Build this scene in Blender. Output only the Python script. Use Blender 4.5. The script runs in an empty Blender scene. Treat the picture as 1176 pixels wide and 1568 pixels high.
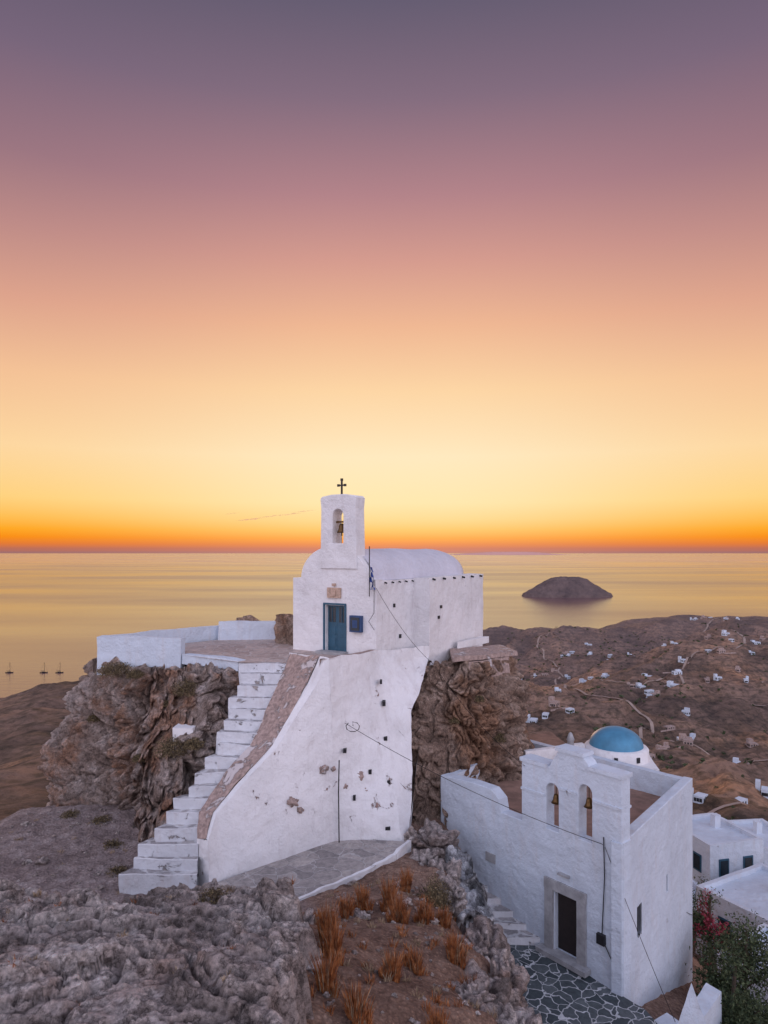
import bpy, math, random
import numpy as np
from mathutils import Vector, noise, Matrix
from mathutils.bvhtree import BVHTree
random.seed(7); R=random.random
def U(a,b): return a+(b-a)*R()
S=bpy.context.scene
S.view_settings.view_transform='Standard'; S.view_settings.look='None'; S.view_settings.exposure=0
def lin(c):
    return tuple((x/255/12.92 if x/255<=.04045 else ((x/255+.055)/1.055)**2.4) for x in c)+(1,)
V=Vector
# ------------------------------------------------------------------ materials
class NT:
    def __init__(s,name,rough=.85):
        s.m=bpy.data.materials.new(name); s.m.use_nodes=True; s.t=s.m.node_tree; s.N=s.t.nodes; s.L=s.t.links
        s.b=s.N['Principled BSDF']; s.b.inputs['Roughness'].default_value=rough
        s.tc=s.N.new('ShaderNodeTexCoord'); s.bn=None
    def link(s,a,b): s.L.new(a,b)
    def mapping(s,scale=(1,1,1),rot=(0,0,0)):
        m=s.N.new('ShaderNodeMapping'); m.inputs['Scale'].default_value=scale; m.inputs['Rotation'].default_value=rot
        s.link(s.tc.outputs['Object'],m.inputs[0]); return m.outputs[0]
    def noise(s,scale,detail=6,rough=.6,vec=None,dist=0):
        n=s.N.new('ShaderNodeTexNoise'); n.inputs['Scale'].default_value=scale; n.inputs['Detail'].default_value=detail
        n.inputs['Roughness'].default_value=rough; n.inputs['Distortion'].default_value=dist
        s.link(vec or s.tc.outputs['Object'],n.inputs['Vector']); return n.outputs[0]
    def vor(s,scale,feature='F1',vec=None,out=0):
        n=s.N.new('ShaderNodeTexVoronoi'); n.feature=feature; n.inputs['Scale'].default_value=scale
        s.link(vec or s.tc.outputs['Object'],n.inputs['Vector']); return n.outputs[out]
    def ramp(s,fac,stops,interp='LINEAR'):
        r=s.N.new('ShaderNodeValToRGB'); r.color_ramp.interpolation=interp; e=r.color_ramp.elements
        while len(e)<len(stops): e.new(.5)
        for i,(p,c) in enumerate(stops):
            e[i].position=p; e[i].color=tuple(c)+(1,) if len(c)==3 else c
        s.link(fac,r.inputs[0]); return r.outputs[0]
    def mix(s,f,a,b,mode='MIX'):
        n=s.N.new('ShaderNodeMix'); n.data_type='RGBA'; n.blend_type=mode
        for k,v in ((0,f),(6,a),(7,b)):
            if hasattr(v,'node'): s.link(v,n.inputs[k])
            else: n.inputs[k].default_value=v if k==0 else (tuple(v)+(1,) if len(v)==3 else v)
        return n.outputs[2]
    def math(s,op,a,b=0.0):
        n=s.N.new('ShaderNodeMath'); n.operation=op
        for k,v in ((0,a),(1,b)):
            if hasattr(v,'node'): s.link(v,n.inputs[k])
            else: n.inputs[k].default_value=v
        return n.outputs[0]
    def bump(s,h,dist,strength=1):
        n=s.N.new('ShaderNodeBump'); n.inputs['Distance'].default_value=dist; n.inputs['Strength'].default_value=strength
        s.link(h,n.inputs['Height'])
        if s.bn: s.link(s.bn,n.inputs['Normal'])
        s.bn=n.outputs[0]; s.link(s.bn,s.b.inputs['Normal'])
    def col(s,c):
        if hasattr(c,'node'): s.link(c,s.b.inputs['Base Color'])
        else: s.b.inputs['Base Color'].default_value=tuple(c)+(1,)
BW=((0,0,0),(1,1,1))
def whitewash(name,wear=.60,base=(.80,.79,.80),stone=(.30,.20,.16),grime=.5,speck=.4):
    t=NT(name,.9)
    n1=t.noise(.6,8,.65); c=t.ramp(n1,[(.3,[x*.86 for x in base]),(.6,base),(1,base)])
    st=t.noise(1.2,8,.7,t.mapping((2.5,2.5,.5)))
    c=t.mix(t.math('MULTIPLY',t.ramp(st,[(.52,BW[0]),(.70,BW[1])]),grime*.8),c,(.54,.50,.50))
    n2=t.noise(1.5,12,.72,dist=.6)
    f=t.ramp(n2,[(wear,BW[0]),(wear+.025,BW[1])])
    sc=t.ramp(t.noise(9,6),[(.3,[x*.6 for x in stone]),(.7,[x*1.5 for x in stone])])
    c=t.mix(f,c,sc)
    sp=t.ramp(t.noise(9,6,.65),[(.68,BW[0]),(.71,BW[1])]); c=t.mix(t.math('MULTIPLY',sp,speck),c,(.30,.26,.25))
    t.col(c)
    t.bump(t.noise(2.2,5,.55),.12,.8); t.bump(t.noise(14,6,.65),.025,.8); t.bump(t.math('SUBTRACT',1.0,f),.04,.9)
    return t.m
def plain(name,c,rough=.7,var=.25,metal=0,scale=6):
    t=NT(name,rough); n=t.noise(scale,5)
    t.col(t.ramp(n,[(.3,[x*(1-var) for x in c]),(.7,[min(1,x*(1+var)) for x in c])])); t.b.inputs['Metallic'].default_value=metal
    t.bump(t.noise(scale*4,4),.01,.5); return t.m
def rockmat(name,a,b,c,crack=1.6,warm=(.30,.13,.06),warmf=.55,warmk=.7):
    t=NT(name,.92)
    n=t.noise(.9,14,.74,dist=.5); col=t.ramp(n,[(.34,a),(.48,b),(.62,c)])
    w=t.ramp(t.noise(.4,10,.7),[(warmf,BW[0]),(warmf+.10,BW[1])]); col=t.mix(t.math('MULTIPLY',w,warmk),col,warm)
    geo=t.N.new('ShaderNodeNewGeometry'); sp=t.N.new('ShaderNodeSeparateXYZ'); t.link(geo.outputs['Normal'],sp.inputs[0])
    up=t.ramp(sp.outputs[2],[(.35,(.9,.88,.87)),(.9,(1.2,1.2,1.2))]); col=t.mix(1,col,up,'MULTIPLY')  # upward faces lightened in the colour, imitating light from above
    pt=t.ramp(geo.outputs['Pointiness'],[(.43,(.40,.36,.34)),(.5,(1,1,1)),(.57,(1.35,1.33,1.3))]); col=t.mix(.85,col,pt,'MULTIPLY')  # painted occlusion: crevices darkened, edges lightened in the base colour
    fine=t.noise(9,12,.85); col=t.mix(.9,col,t.ramp(fine,[(.38,(.30,.28,.27)),(.49,(1,1,1)),(.62,(1.6,1.6,1.6))]),'MULTIPLY')
    nz=t.N.new('ShaderNodeVectorMath'); nz.operation='MULTIPLY_ADD'; nz.inputs[1].default_value=(2.2,2.2,2.2)
    nn=t.N.new('ShaderNodeTexNoise'); nn.inputs['Scale'].default_value=1.5; nn.inputs['Detail'].default_value=8; nn.inputs['Roughness'].default_value=.7; t.link(t.tc.outputs['Object'],nn.inputs['Vector'])
    t.link(nn.outputs[1],nz.inputs[0]); t.link(t.mapping((1,1,1.6),(.3,.2,.5)),nz.inputs[2])
    cr=t.vor(crack,'DISTANCE_TO_EDGE',nz.outputs[0]); crc=t.ramp(cr,[(0,(.25,.22,.2)),(.035,(1,1,1))])
    col=t.mix(.7,col,crc,'MULTIPLY'); t.col(col)
    t.bump(t.ramp(cr,[(0,BW[0]),(.06,BW[1])]),.10,.8); t.bump(t.noise(3.5,14,.82),.5,1); t.bump(fine,.08,1)
    return t.m
M={}
M['white']=whitewash('whitewash',.68,speck=.3)
M['weather']=whitewash('weathered_whitewash',.622,base=(.80,.79,.80),grime=.6,stone=(.34,.22,.19))
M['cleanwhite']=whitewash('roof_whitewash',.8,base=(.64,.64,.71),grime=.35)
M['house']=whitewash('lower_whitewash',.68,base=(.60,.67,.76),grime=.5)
M['parapet']=whitewash('parapet_stone',.42,base=(.60,.54,.53),stone=(.34,.25,.22))
M['stairw']=whitewash('worn_step_paint',.58,base=(.66,.68,.72),stone=(.30,.27,.26),grime=.8)
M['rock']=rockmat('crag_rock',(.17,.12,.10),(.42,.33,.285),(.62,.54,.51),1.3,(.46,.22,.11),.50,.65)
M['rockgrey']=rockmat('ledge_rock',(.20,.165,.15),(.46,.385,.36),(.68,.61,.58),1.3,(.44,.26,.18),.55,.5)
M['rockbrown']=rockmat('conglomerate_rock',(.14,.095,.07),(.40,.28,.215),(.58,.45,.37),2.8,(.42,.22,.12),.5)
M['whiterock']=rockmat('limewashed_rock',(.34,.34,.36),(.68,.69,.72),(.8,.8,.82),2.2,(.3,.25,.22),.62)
def ground():
    t=NT('hill_soil_and_gravel',.95)
    a=t.N.new('ShaderNodeAttribute'); a.attribute_name='soil'
    n=t.noise(3,12,.75); g=t.ramp(n,[(.34,(.26,.20,.19)),(.5,(.42,.335,.315)),(.66,(.58,.49,.47))])
    s_=t.ramp(t.noise(4,12,.75),[(.34,(.16,.09,.065)),(.5,(.36,.22,.155)),(.66,(.52,.36,.28))])
    c=t.mix(a.outputs['Fac'],g,s_)
    p=t.vor(12,'F1'); peb=t.ramp(p,[(.12,(1.8,1.75,1.7)),(.22,(1,1,1)),(.6,(.62,.62,.62))]); c=t.mix(.6,c,peb,'MULTIPLY')
    m=t.ramp(t.noise(.8,8,.7),[(.4,(.66,.62,.61)),(.6,(1.1,1.1,1.1))]); c=t.mix(.85,c,m,'MULTIPLY')
    t.col(c); t.bump(t.math('SUBTRACT',1.0,p),.06,1); t.bump(t.noise(6,10,.75),.12,1); return t.m
M['ground']=ground()
def paving(name,scale,stone,stone2,joint,jw,rand=1):
    t=NT(name,.8); v=t.N.new('ShaderNodeTexVoronoi'); v.inputs['Scale'].default_value=scale
    mp=t.mapping((1,1,0))
    nn=t.N.new('ShaderNodeTexNoise'); nn.inputs['Scale'].default_value=2.5; t.link(mp,nn.inputs['Vector'])
    sc=t.N.new('ShaderNodeVectorMath'); sc.operation='SCALE'; sc.inputs['Scale'].default_value=.35; t.link(nn.outputs[1],sc.inputs[0])
    ad=t.N.new('ShaderNodeVectorMath'); ad.operation='ADD'; t.link(mp,ad.inputs[0]); t.link(sc.outputs[0],ad.inputs[1])
    t.link(ad.outputs[0],v.inputs['Vector'])
    e=t.vor(scale,'DISTANCE_TO_EDGE',ad.outputs[0])
    bw=t.N.new('ShaderNodeSeparateColor'); t.link(v.outputs['Color'],bw.inputs[0])
    c=t.ramp(bw.outputs[0],[(0,stone),(1,stone2)]); c=t.mix(.7,c,t.ramp(t.noise(5,9,.75),[(.35,(.5,.5,.5)),(.65,(1.45,1.4,1.35))]),'MULTIPLY')
    ew=t.math('ADD',e,t.math('MULTIPLY',t.math('SUBTRACT',t.noise(6,5),.5),jw*3.0))
    f=t.ramp(ew,[(jw*.7,BW[1]),(jw*1.3,BW[0])]); jc=t.mix(t.ramp(t.noise(2,6,.7),[(.4,BW[0]),(.7,BW[1])]),joint,[x*.6 for x in joint]); c=t.mix(f,c,jc); t.col(c)
    t.bump(t.ramp(e,[(0,BW[0]),(jw*2,BW[1])]),.03,.6); t.bump(t.noise(10,6),.04,.7); return t.m
M['terrace']=paving('stone_paving',1.8,(.24,.22,.215),(.42,.38,.36),(.50,.47,.46),.022)
M['platform']=paving('platform_paving',1.4,(.38,.30,.27),(.52,.42,.38),(.56,.50,.47),.03)
M['alley']=paving('alley_paving_stone',2.9,(.035,.05,.058),(.11,.13,.14),(.60,.62,.64),.035)
M['tread']=paving('step_stone',1.6,(.26,.25,.26),(.42,.40,.40),(.60,.59,.60),.08)
M['roof']=plain('roof_terracotta_screed',(.26,.155,.115),.9,.35,scale=2)
M['bluedoor']=plain('blue_paint',(.02,.085,.14),.45,.15)
M['blue2']=plain('blue_box_paint',(.012,.05,.15),.4,.15)
M['dome']=plain('dome_blue_paint',(.07,.24,.38),.6,.22,scale=1.5)
M['dark']=plain('dark_recess',(.012,.012,.015),.6,.2)
M['glass']=plain('dark_glass',(.02,.03,.04),.15,.2)
M['wood']=plain('dark_wood',(.02,.013,.012),.7,.3)
M['metal']=plain('dark_metal',(.04,.035,.035),.45,.2,.8)
M['bronze']=plain('bronze',(.12,.07,.03),.4,.2,.9)
M['stonetrim']=plain('stone_trim',(.33,.33,.34),.85,.25,scale=4)
M['marble']=plain('carved_marble',(.48,.34,.26),.7,.35,scale=12)
M['flagblue']=plain('flag_blue',(.02,.06,.28),.8,.1)
M['flagwhite']=plain('flag_white',(.6,.6,.62),.8,.1)
def leafmat(name,cs,rough=.8,sc=7):
    t=NT(name,rough); c=t.ramp(t.noise(sc,3),[(.35,cs[0]),(.5,cs[1]),(.65,cs[2])]); t.col(c); return t.m
M['grass']=leafmat('dry_orange_grass',((.12,.04,.014),(.34,.11,.03),(.52,.22,.08)),.8,9)
M['straw']=leafmat('dry_straw',((.16,.11,.07),(.34,.24,.15),(.5,.38,.26)),.8,9)
M['shrub']=leafmat('dry_shrub',((.03,.022,.014),(.12,.09,.045),(.34,.25,.13)),.8,16)
M['green']=leafmat('green_foliage',((.015,.026,.011),(.045,.068,.025),(.12,.14,.06)))
M['pink']=leafmat('bougainvillea_bract',((.12,.01,.02),(.30,.03,.05),(.40,.06,.1)))
M['bark']=plain('bark',(.08,.055,.04),.9,.3)
# ------------------------------------------------------------------ mesh builder
def wob(p,a=.03,f=.8):
    return p+noise.noise_vector(p*f)*a+noise.noise_vector(p*f*4)*(a*.3)
class MB:
    def __init__(s): s.v=[]; s.f=[]; s.m=[]; s.sm=[]
    def patch(s,a,b,c,d,res=.25,amp=.03,mat=0):
        a,b,c,d=map(V,(a,b,c,d))
        n=max(1,min(90,int(max((b-a).length,(c-d).length)/res))); k=max(1,min(90,int(max((d-a).length,(c-b).length)/res)))
        o=len(s.v)
        for j in range(k+1):
            for i in range(n+1):
                u=i/n; w=j/k; p=(a*(1-u)+b*u)*(1-w)+(d*(1-u)+c*u)*w
                s.v.append(wob(p,amp) if amp else p)
        for j in range(k):
            for i in range(n):
                q=o+j*(n+1)+i; s.f.append((q,q+1,q+n+2,q+n+1)); s.m.append(mat); s.sm.append(True)
    def poly(s,pts,mat=0):
        o=len(s.v); s.v+= [V(p) for p in pts]; s.f.append(tuple(range(o,o+len(pts)))); s.m.append(mat); s.sm.append(False)
    def prism(s,pts,z0,z1,ms=0,mt=None,res=.3,amp=.025,bottom=True):
        n=len(pts); z1f=z1 if callable(z1) else (lambda x,y:z1)
        T=[V((x,y,z1f(x,y))) for x,y in pts]; B=[V((x,y,z0)) for x,y in pts]
        for i in range(n):
            j=(i+1)%n; s.patch(B[i],B[j],T[j],T[i],res,amp,ms)
        mt=ms if mt is None else mt
        if n==4: s.patch(*T,res,amp,mt)
        else: s.poly([wob(p,amp) if amp else p for p in T],mt)
        if bottom: s.poly([wob(p,amp) if amp else p for p in B],ms)
    def obox(s,c,u,v,w,hu,hv,hw,mat=0,amp=0,res=.5):
        c,u,v,w=V(c),V(u).normalized()*hu,V(v).normalized()*hv,V(w).normalized()*hw
        P=lambda a,b,d:c+u*a+v*b+w*d
        for q in (((-1,-1,-1),(1,-1,-1),(1,1,-1),(-1,1,-1)),((-1,-1,1),(1,-1,1),(1,1,1),(-1,1,1)),((-1,-1,-1),(1,-1,-1),(1,-1,1),(-1,-1,1)),
                  ((-1,1,-1),(1,1,-1),(1,1,1),(-1,1,1)),((-1,-1,-1),(-1,1,-1),(-1,1,1),(-1,-1,1)),((1,-1,-1),(1,1,-1),(1,1,1),(1,-1,1))):
            s.patch(*[P(*k) for k in q],res,amp,mat)
    def lathe(s,c,prof,n=32,mat=0):
        o=len(s.v); c=V(c)
        for r,z in prof:
            for i in range(n): s.v.append(c+V((r*math.cos(i*2*math.pi/n),r*math.sin(i*2*math.pi/n),z)))
        for j in range(len(prof)-1):
            for i in range(n):
                k=(i+1)%n; s.f.append((o+j*n+i,o+j*n+k,o+(j+1)*n+k,o+(j+1)*n+i)); s.m.append(mat); s.sm.append(True)
    def tube(s,pts,r0,r1=None,n=6,mat=0):
        r1=r0 if r1 is None else r1; pts=[V(p) for p in pts]; o=len(s.v)
        for k,p in enumerate(pts):
            d=(pts[min(k+1,len(pts)-1)]-pts[max(k-1,0)]).normalized(); a=d.orthogonal().normalized(); b=d.cross(a)
            r=r0+(r1-r0)*k/(len(pts)-1)
            for i in range(n): s.v.append(p+(a*math.cos(i*2*math.pi/n)+b*math.sin(i*2*math.pi/n))*r)
        for j in range(len(pts)-1):
            for i in range(n):
                k=(i+1)%n; s.f.append((o+j*n+i,o+j*n+k,o+(j+1)*n+k,o+(j+1)*n+i)); s.m.append(mat); s.sm.append(True)
    def obj(s,name,mats,parent=None):
        me=bpy.data.meshes.new(name); me.from_pydata([tuple(v) for v in s.v],[],s.f)
        for m in mats: me.materials.append(M[m])
        me.polygons.foreach_set('material_index',s.m); me.polygons.foreach_set('use_smooth',s.sm); me.update()
        o=bpy.data.objects.new(name,me); S.collection.objects.link(o)
        if parent: o.parent=parent
        return o
def empty(name):
    e=bpy.data.objects.new(name,None); e.empty_display_size=.1; S.collection.objects.link(e); return e
def arch_wall(name,outer,holes,th,origin,u,n,mat,parent,bev=.02):
    cu=bpy.data.curves.new(name,'CURVE'); cu.dimensions='2D'; cu.fill_mode='BOTH'; cu.extrude=th/2-bev; cu.bevel_depth=bev; cu.bevel_resolution=2
    for P in [outer]+holes:
        sp=cu.splines.new('POLY'); sp.points.add(len(P)-1); sp.use_cyclic_u=True
        for i,(a,b) in enumerate(P): sp.points[i].co=(a,b,0,1)
    ob=bpy.data.objects.new(name,cu); S.collection.objects.link(ob)
    dg=bpy.context.evaluated_depsgraph_get(); me=bpy.data.meshes.new_from_object(ob.evaluated_get(dg)); bpy.data.objects.remove(ob)
    u,n,o=V(u).normalized(),V(n).normalized(),V(origin)
    for v in me.vertices:
        c=v.co.copy(); v.co=o+u*c.x+V((0,0,1))*c.y+n*(c.z-th/2)
    me.materials.clear(); me.materials.append(M[mat])
    for p in me.polygons: p.use_smooth=False; p.material_index=0
    o2=bpy.data.objects.new(name,me); S.collection.objects.link(o2); o2.parent=parent; return o2
def archpts(c,w,z0,z1,n=12):
    r=w/2; return [(c-r,z0)]+[(c-r*math.cos(math.pi*i/n),z1-r+r*math.sin(math.pi*i/n)) for i in range(n+1)]+[(c+r,z0)]
# ------------------------------------------------------------------ terrain
class RBF:
    def __init__(s,pts):
        P=np.array(pts,float); s.xy=P[:,:2]; n=len(P); A=np.sqrt(((s.xy[:,None]-s.xy[None])**2).sum(-1)+.04)
        A=np.block([[A,np.ones((n,1))],[np.ones((1,n)),np.zeros((1,1))]]); s.w=np.linalg.solve(A,np.append(P[:,2],0))
    def __call__(s,x,y):
        x=np.atleast_1d(x).ravel(); y=np.atleast_1d(y).ravel(); out=np.zeros(len(x))
        for i,(a,b) in enumerate(s.xy): out+=s.w[i]*np.sqrt((x-a)**2+(y-b)**2+.04)
        return out+s.w[-1]
near=RBF([(-8,2,-5.4),(-3,2,-5.4),(2,2,-6),(8,2,-9),(-14,6,-7),(-4.5,8,-5.8),(-8,8,-5.9),(-1.2,8.5,-6.1),(-7.3,12.5,-6.9),(-4,12.5,-6.9),(-1.7,12.7,-7.1),
 (-7,14.8,-8.6),(-4,14.8,-8.6),(-9,15.5,-8.9),(-10,18,-9.3),(-7,17,-9.4),(-6.5,19,-9.4),(-12,22,-9.3),(-9,22.5,-9.3),(-13.5,25.5,-9.6),(-16,20,-9.8),(-18,30,-15),(-15,28,-12.5),(-14,33,-14),(-18,15,-10.5),
 (-5.3,18.2,-9.4),(-1.5,21.8,-9.4),(.5,21.5,-9.4),(-1,19.2,-9.35),(-3.4,17.4,-9.4),(-4.5,16.5,-9.3),(-1.65,16,-8.4),(-.4,15.5,-8.25),(.14,12,-7.3),(.11,9.8,-6.8),(1.33,10.5,-7.25),(1.5,14,-8.1),
 (1,20,-9.3),(1.66,17,-9),(2.24,14,-8.5),(2.95,14,-10.6),(1.9,11,-7.7),(2.9,11,-10.8),(2.2,7,-8),(3.6,17,-12.1),(2.9,17.5,-11.6),(5,19,-12.2),(6,17,-12.3),(5,14,-12.5),(8,16,-12.9),(3.1,20,-12),(2.9,22,-11.8),
 (2.1,20,-9.6),(2.1,23,-9.6),(1.2,22.5,-9.4),(4,12,-12.5),(10,12,-15),(12,20,-15.5),(12,28,-16),(9,24,-14),(3,26,-9.6),(2,30,-9),(8,32,-15),(0,35,-10),(-8,36,-11),(-6,27,-9),(0,45,-20),(16,40,-27),(-15,45,-27),(18,25,-21),(18,8,-21),(0,28,-9)])
def fr(x,y,z=0,H=1.0,o=5): return noise.fractal(V((x,y,z)),H,2.1,o)
xs=np.arange(-19,18.01,.085); ys=np.concatenate([np.arange(1.5,26,.085),np.arange(26,46,.25)])
GX,GY=np.meshgrid(xs,ys); Z=near(GX,GY); soil=np.zeros(len(Z)); fx,fy=GX.ravel(),GY.ravel()
for i in range(len(Z)):
    x,y=fx[i],fy[i]
    n=fr(x*.5,y*.5,1); a=.16
    if 16.8<y<22.5 and -6<x<1: a=.03
    if x>2.9 and 13<y<24: a=.05
    if x<-5 and y>16.5: a=.06
    Z[i]+=n*a+fr(x*3,y*3,4,.7,4)*.045
    soil[i]=min(1,max(0,(x+2.6+n*.5)/.8)) 
def gridobj(name,X,Y,Zv,nx,ny,mat):
    co=np.stack([X.ravel(),Y.ravel(),Zv],1); me=bpy.data.meshes.new(name)
    idx=np.arange(nx*ny).reshape(ny,nx); F=np.stack([idx[:-1,:-1],idx[:-1,1:],idx[1:,1:],idx[1:,:-1]],-1).reshape(-1,4)
    me.from_pydata(co.tolist(),[],F.tolist()); me.materials.append(mat); me.polygons.foreach_set('use_smooth',[True]*len(F)); me.update()
    o=bpy.data.objects.new(name,me); S.collection.objects.link(o); return o,co,F
hill,hco,hF=gridobj('hilltop_ground',GX,GY,Z,len(xs),len(ys),M['ground'])
at=hill.data.attributes.new('soil','FLOAT','POINT'); at.data.foreach_set('value',soil)
hb=BVHTree.FromPolygons(hco.tolist(),hF.tolist())
def hz(x,y,b=None):
    r=(b or hb).ray_cast(V((x,y,50)),V((0,0,-1))); return r[0].z if r[0] else -10
# foreground ledge, bedded rock
xs2=np.arange(-9.8,.2,.03); ys2=np.arange(4.5,15.2,.032); X2,Y2=np.meshgrid(xs2,ys2); z2=near(X2,Y2); a2,b2=X2.ravel(),Y2.ravel()
def sst(t): t=max(0,min(1,t)); return t*t*(3-2*t)
for i in range(len(z2)):
    x,y=a2[i],b2[i]; ex=-1.0-.06*(y-8)+.7*fr(y*.9,3.3,0,.9,4)
    m=sst((ex-x)/.35)*sst((13.2+.7*fr(x*.8,7.7,0,1,3)-y)/.5)
    wx,wy=x+.5*fr(x*.5,y*.5,9,1,4),y+.5*fr(x*.5,y*.5,19,1,4)
    h=.42*fr(wx*.26,wy*.75,2.2,.85,6)+.05*(x*.4+y*.8)
    t=h/.13; k=math.floor(t); h2=(k+sst((t-k-.72)/.28))*.13
    dd,_=noise.voronoi(V((wx*.6,wy*1.3,h*2))); cr=min(1,(dd[1]-dd[0])/.09)
    d3,_=noise.voronoi(V((wx*2.4,wy*4.2,h*5))); c3=min(1,(d3[1]-d3[0])/.15)
    z2[i]+=-.6+m*(.93+h2*1.1-(1-cr)*.15+(.4-dd[0])*.12-(1-c3)*.035+(.4-d3[0])*.035+fr(x*4,y*7,5,.6,5)*.04)
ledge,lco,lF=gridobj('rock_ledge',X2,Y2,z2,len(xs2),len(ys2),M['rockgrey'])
lb=BVHTree.FromPolygons(lco.tolist(),lF.tolist())
CB={}
# crags
def crag(name,base,mid,top,z0,zm,z1,mat,amp=.35,seed=0,sub=26,lev=90,parent=None,ztop=None):
    n=len(base); N=n*sub; verts=[]; faces=[]
    def ring(poly,i):
        k=i//sub; f=(i%sub)/sub; a=V(poly[k]); b=V(poly[(k+1)%n]); return a*(1-f)+b*f
    cx=sum(p[0] for p in base)/n; cy=sum(p[1] for p in base)/n
    cap=18
    ct=V((sum(p[0] for p in top)/n,sum(p[1] for p in top)/n))
    for l in range(lev+cap):
        for i in range(N):
            if l<lev:
                w=l/(lev-1)
                if w<.5: p=ring(base,i).lerp(ring(mid,i),w*2); z=z0+(zm-z0)*w*2
                else: p=ring(mid,i).lerp(ring(top,i),w*2-1); z=zm+(z1-zm)*(w*2-1)
                fade=1
            else:
                w=(l-lev+1)/cap; p=ring(top,i).lerp(ct,w); z=z1; fade=1-.7*w
            q=V((p.x,p.y,z)); s_=V((seed,seed*2,0))
            out=V((p.x-cx,p.y-cy,0)); out.normalize()
            if l>=lev: out=V((0,0,1))
            wq=q+noise.noise_vector(q*.6+s_)*.6+noise.noise_vector(q*2+s_)*.25
            d1,_=noise.voronoi(V((wq.x*.75,wq.y*.75,wq.z*.6))+s_); d2,_=noise.voronoi(V((wq.x*2.1,wq.y*2.1,wq.z*1.7))+s_); d3,_=noise.voronoi(V((wq.x*5,wq.y*5,wq.z*4.2))+s_)
            h=noise.fractal(q*.45+s_,1,2.1,5)*1.2+(.45-d1[0])*1.2-(1-min(1,(d1[1]-d1[0])/.2))*.5+(.4-d2[0])*.8-(1-min(1,(d2[1]-d2[0])/.2))*.25+(.4-d3[0])*.3+noise.fractal(q*3.0,.6,2.1,6)*.28
            verts.append(q+out*h*amp*fade+noise.noise_vector(q*1.6+s_)*amp*.4*fade)
    L=lev+cap
    for l in range(L-1):
        for i in range(N):
            k=(i+1)%N; faces.append((l*N+i,l*N+k,(l+1)*N+k,(l+1)*N+i))
    me=bpy.data.meshes.new(name); me.from_pydata([tuple(v) for v in verts],[],faces); me.materials.append(M[mat])
    me.polygons.foreach_set('use_smooth',[True]*len(faces)); me.update()
    CB[name]=BVHTree.FromPolygons([tuple(v) for v in verts],faces)
    o=bpy.data.objects.new(name,me); S.collection.objects.link(o); return o
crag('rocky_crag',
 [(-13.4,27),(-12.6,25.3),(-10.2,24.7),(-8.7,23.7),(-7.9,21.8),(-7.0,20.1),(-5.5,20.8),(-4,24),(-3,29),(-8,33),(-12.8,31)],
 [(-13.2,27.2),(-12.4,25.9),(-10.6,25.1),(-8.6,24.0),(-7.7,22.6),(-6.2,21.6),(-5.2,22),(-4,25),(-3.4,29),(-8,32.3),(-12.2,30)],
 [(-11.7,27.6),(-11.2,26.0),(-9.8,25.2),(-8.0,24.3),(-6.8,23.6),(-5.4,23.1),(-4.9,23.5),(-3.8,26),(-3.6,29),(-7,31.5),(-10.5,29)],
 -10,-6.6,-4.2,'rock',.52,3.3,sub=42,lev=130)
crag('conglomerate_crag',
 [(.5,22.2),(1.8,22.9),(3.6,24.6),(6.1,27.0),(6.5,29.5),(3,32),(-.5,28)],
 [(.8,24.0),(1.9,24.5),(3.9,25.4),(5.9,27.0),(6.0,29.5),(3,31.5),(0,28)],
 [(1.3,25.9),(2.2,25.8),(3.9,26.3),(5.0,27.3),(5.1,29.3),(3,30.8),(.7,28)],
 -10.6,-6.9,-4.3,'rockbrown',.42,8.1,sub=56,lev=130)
crag('rubble_wall_end',[(-4.6,28.2),(-3.6,27.5),(-3.3,27.9),(-4.3,28.7)],[(-4.6,28.2),(-3.6,27.5),(-3.3,27.9),(-4.3,28.7)],[(-4.5,28.3),(-3.6,27.6),(-3.4,27.9),(-4.2,28.6)],-4.0,-3.3,-2.6,'rockbrown',.15,2,sub=16,lev=30)
def boulders(name,lst,mat,seed=0,sub=4):
    import bmesh
    bm=bmesh.new(); bmesh.ops.create_icosphere(bm,subdivisions=sub,radius=1); base=[v.co.copy() for v in bm.verts]; fs=[tuple(v.index for v in f.verts) for f in bm.faces]; bm.free()
    vs=[];ff=[]
    for k,(x,y,z,sx,sy,sz) in enumerate(lst):
        o=len(vs); sv=V((k*3.1+seed,k*1.7,seed)); rot=Matrix.Rotation(k*1.3,3,'Z')
        for b in base:
            d1,_=noise.voronoi(b*1.1+sv); d2,_=noise.voronoi(b*3+sv); h=1+.6*(.4-d1[0])+.22*(.4-d2[0])+.5*noise.fractal(b*1.3+sv,.8,2.1,6)-.25*(1-min(1,(d1[1]-d1[0])/.15))
            p=rot@(b*h); vs.append((x+p.x*sx,y+p.y*sy,z+p.z*sz))
        ff+=[tuple(i+o for i in f) for f in fs]
    me=bpy.data.meshes.new(name); me.from_pydata(vs,[],ff); me.materials.append(M[mat]); me.polygons.foreach_set('use_smooth',[True]*len(ff)); me.update()
    o=bpy.data.objects.new(name,me); S.collection.objects.link(o)
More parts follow.
